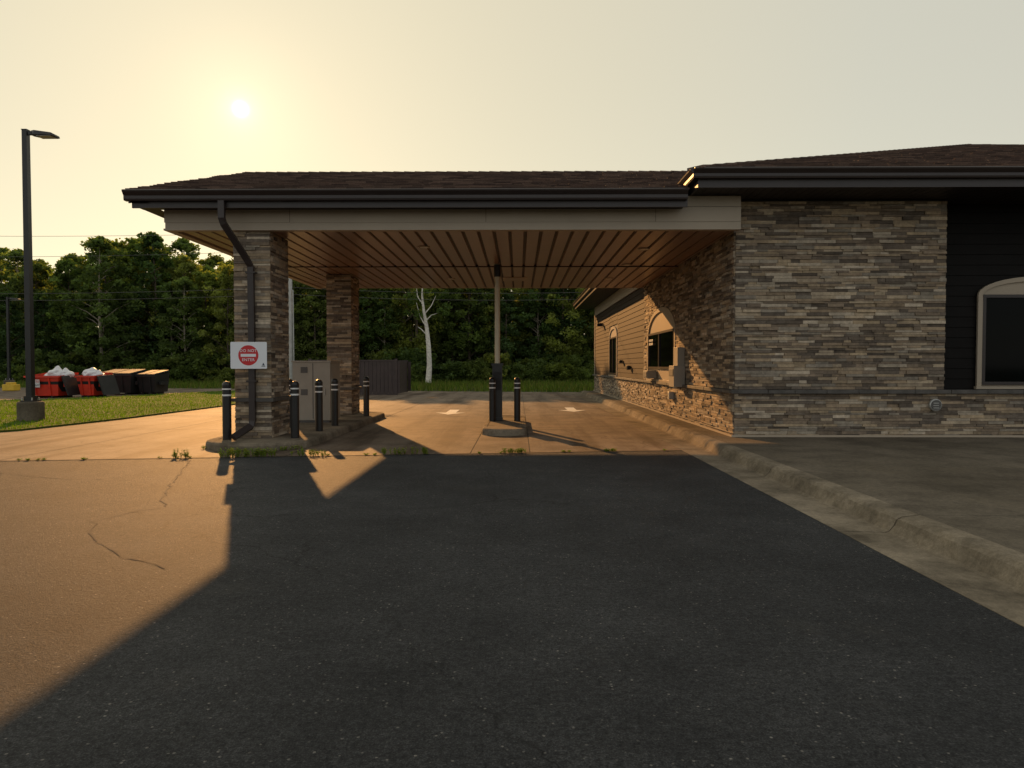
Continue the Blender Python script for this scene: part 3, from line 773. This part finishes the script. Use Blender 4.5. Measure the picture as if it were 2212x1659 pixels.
# weeds along the joint
m=MB()
def weed(x,y,s):
    for _ in range(R.randint(3,6)):
        h=s*R.uniform(.5,1.2); dx,dy=R.uniform(-.04,.04),R.uniform(-.03,.03)
        m.tube([(x,y,0),(x+dx*.5,y+dy*.5,h*.6),(x+dx,y+dy,h)],.002,'grassblade',4,col=(.2,.26,.06))
        for k in range(6):
            t=R.uniform(.25,1); p=Vector((x+dx*t,y+dy*t,h*t)); a=R.uniform(0,6.28); L=R.uniform(.02,.045); q=Vector((math.cos(a)*L,math.sin(a)*L,.012)); w=Vector((-math.sin(a),math.cos(a),0))*.010
            m.face([p,p+q*.5+w,p+q,p+q*.5-w],'grassblade',tuple(c*R.uniform(.7,1.3) for c in (.28,.34,.06)))
for xa,xb,n,s in ((-5.72,-5.35,10,.13),(-4.9,-4.0,44,.13),(-3.75,-3.2,12,.11),(-2.3,-1.55,20,.11),(-.35,.15,16,.07),(1.5,1.8,6,.05),(-8,3,24,.03)):
    for _ in range(n):
        x=R.uniform(xa,xb); weed(x,y0(x)+R.uniform(-.02,.03),s)
for _ in range(14):
    a=R.uniform(3.5,5.9); weed(-4.78+1.0*math.cos(a),12.65+.84*math.sin(a),.07)
m.obj('weeds')

# ================================================================= LIGHT
az=math.radians(-21.9); el=math.radians(19.0)
S=Vector((math.sin(az)*math.cos(el),math.cos(az)*math.cos(el),math.sin(el)))
w=bpy.data.worlds.new('World'); scene.world=w; w.use_nodes=True; nt=w.node_tree
for n in list(nt.nodes): nt.nodes.remove(n)
out=N(nt,'ShaderNodeOutputWorld')
sky=N(nt,'ShaderNodeTexSky',sky_type='NISHITA'); sky.sun_disc=False; sky.sun_elevation=el; sky.sun_rotation=az; sky.air_density=1.0; sky.dust_density=.3; sky.ozone_density=1
b1=N(nt,'ShaderNodeBackground'); b1.inputs[1].default_value=.05
tc=N(nt,'ShaderNodeTexCoord'); dt=N(nt,'ShaderNodeVectorMath',operation='DOT_PRODUCT'); dt.inputs[1].default_value=S
nrm=N(nt,'ShaderNodeVectorMath',operation='NORMALIZE'); nt.links.new(tc.outputs['Generated'],nrm.inputs[0]); nt.links.new(nrm.outputs[0],dt.inputs[0])
nt.links.new(mix(nt,sky.outputs[0],(.45,.385,.26),1.0,'MULTIPLY'),b1.inputs[0])
def mth(op,a,b=None):
    n=N(nt,'ShaderNodeMath',operation=op)
    for i,v in enumerate((a,b)):
        if v is None: continue
        if hasattr(v,'links'): nt.links.new(v,n.inputs[i])
        else: n.inputs[i].default_value=v
    return n.outputs[0]
d=mth('MAXIMUM',dt.outputs['Value'],0)
half=mth('ADD',mth('MULTIPLY',dt.outputs['Value'],.5),.5)
haze=ramp(nt,half,[(0,(.52,.52,.54)),(.5,(.50,.50,.47)),(.85,(.60,.575,.475)),(1,(.72,.635,.45))])
sx=N(nt,'ShaderNodeSeparateXYZ'); nt.links.new(nrm.outputs[0],sx.inputs[0])
zz=mth('MAXIMUM',sx.outputs[2],0); hz=mth('POWER',mth('SUBTRACT',1,zz),7)
hcol=mix(nt,(0,0,0),(.48,.36,.19),hz)
tot=mix(nt,haze.outputs[0],mix(nt,hcol,d,1.0,'MULTIPLY'),1.0,'ADD')
for p,k,c in ((24,.08,(1,.85,.5)),(400,.14,(1,.85,.5)),(5000,.35,(1,.85,.5)),(60000,5,(1,.94,.75))):
    tot=mix(nt,tot,mix(nt,(0,0,0),tuple(x*k for x in c),mth('POWER',d,p)),1.0,'ADD')
b2=N(nt,'ShaderNodeBackground'); b2.inputs[1].default_value=.98; nt.links.new(tot,b2.inputs[0])
ad=N(nt,'ShaderNodeAddShader'); nt.links.new(b1.outputs[0],ad.inputs[0]); nt.links.new(b2.outputs[0],ad.inputs[1]); nt.links.new(ad.outputs[0],out.inputs[0])
L=bpy.data.lights.new('sun','SUN'); L.energy=5; L.angle=math.radians(.6); L.color=(1,.49,.16)
lo=bpy.data.objects.new('sun',L); COL.objects.link(lo); lo.rotation_euler=(-S).to_track_quat('-Z','Y').to_euler(); lo.location=(-20,50,30)

# ================================================================= CAMERA
c=bpy.data.cameras.new('camera'); c.sensor_width=36; c.lens=24.15; c.clip_end=3000; c.clip_start=.05
co=bpy.data.objects.new('camera',c); COL.objects.link(co); co.location=(0,0,1.5); co.rotation_euler=(math.radians(90-1.525),0,math.radians(.54))
scene.camera=co
scene.view_settings.view_transform='Standard'; scene.view_settings.look='None'; scene.view_settings.exposure=0
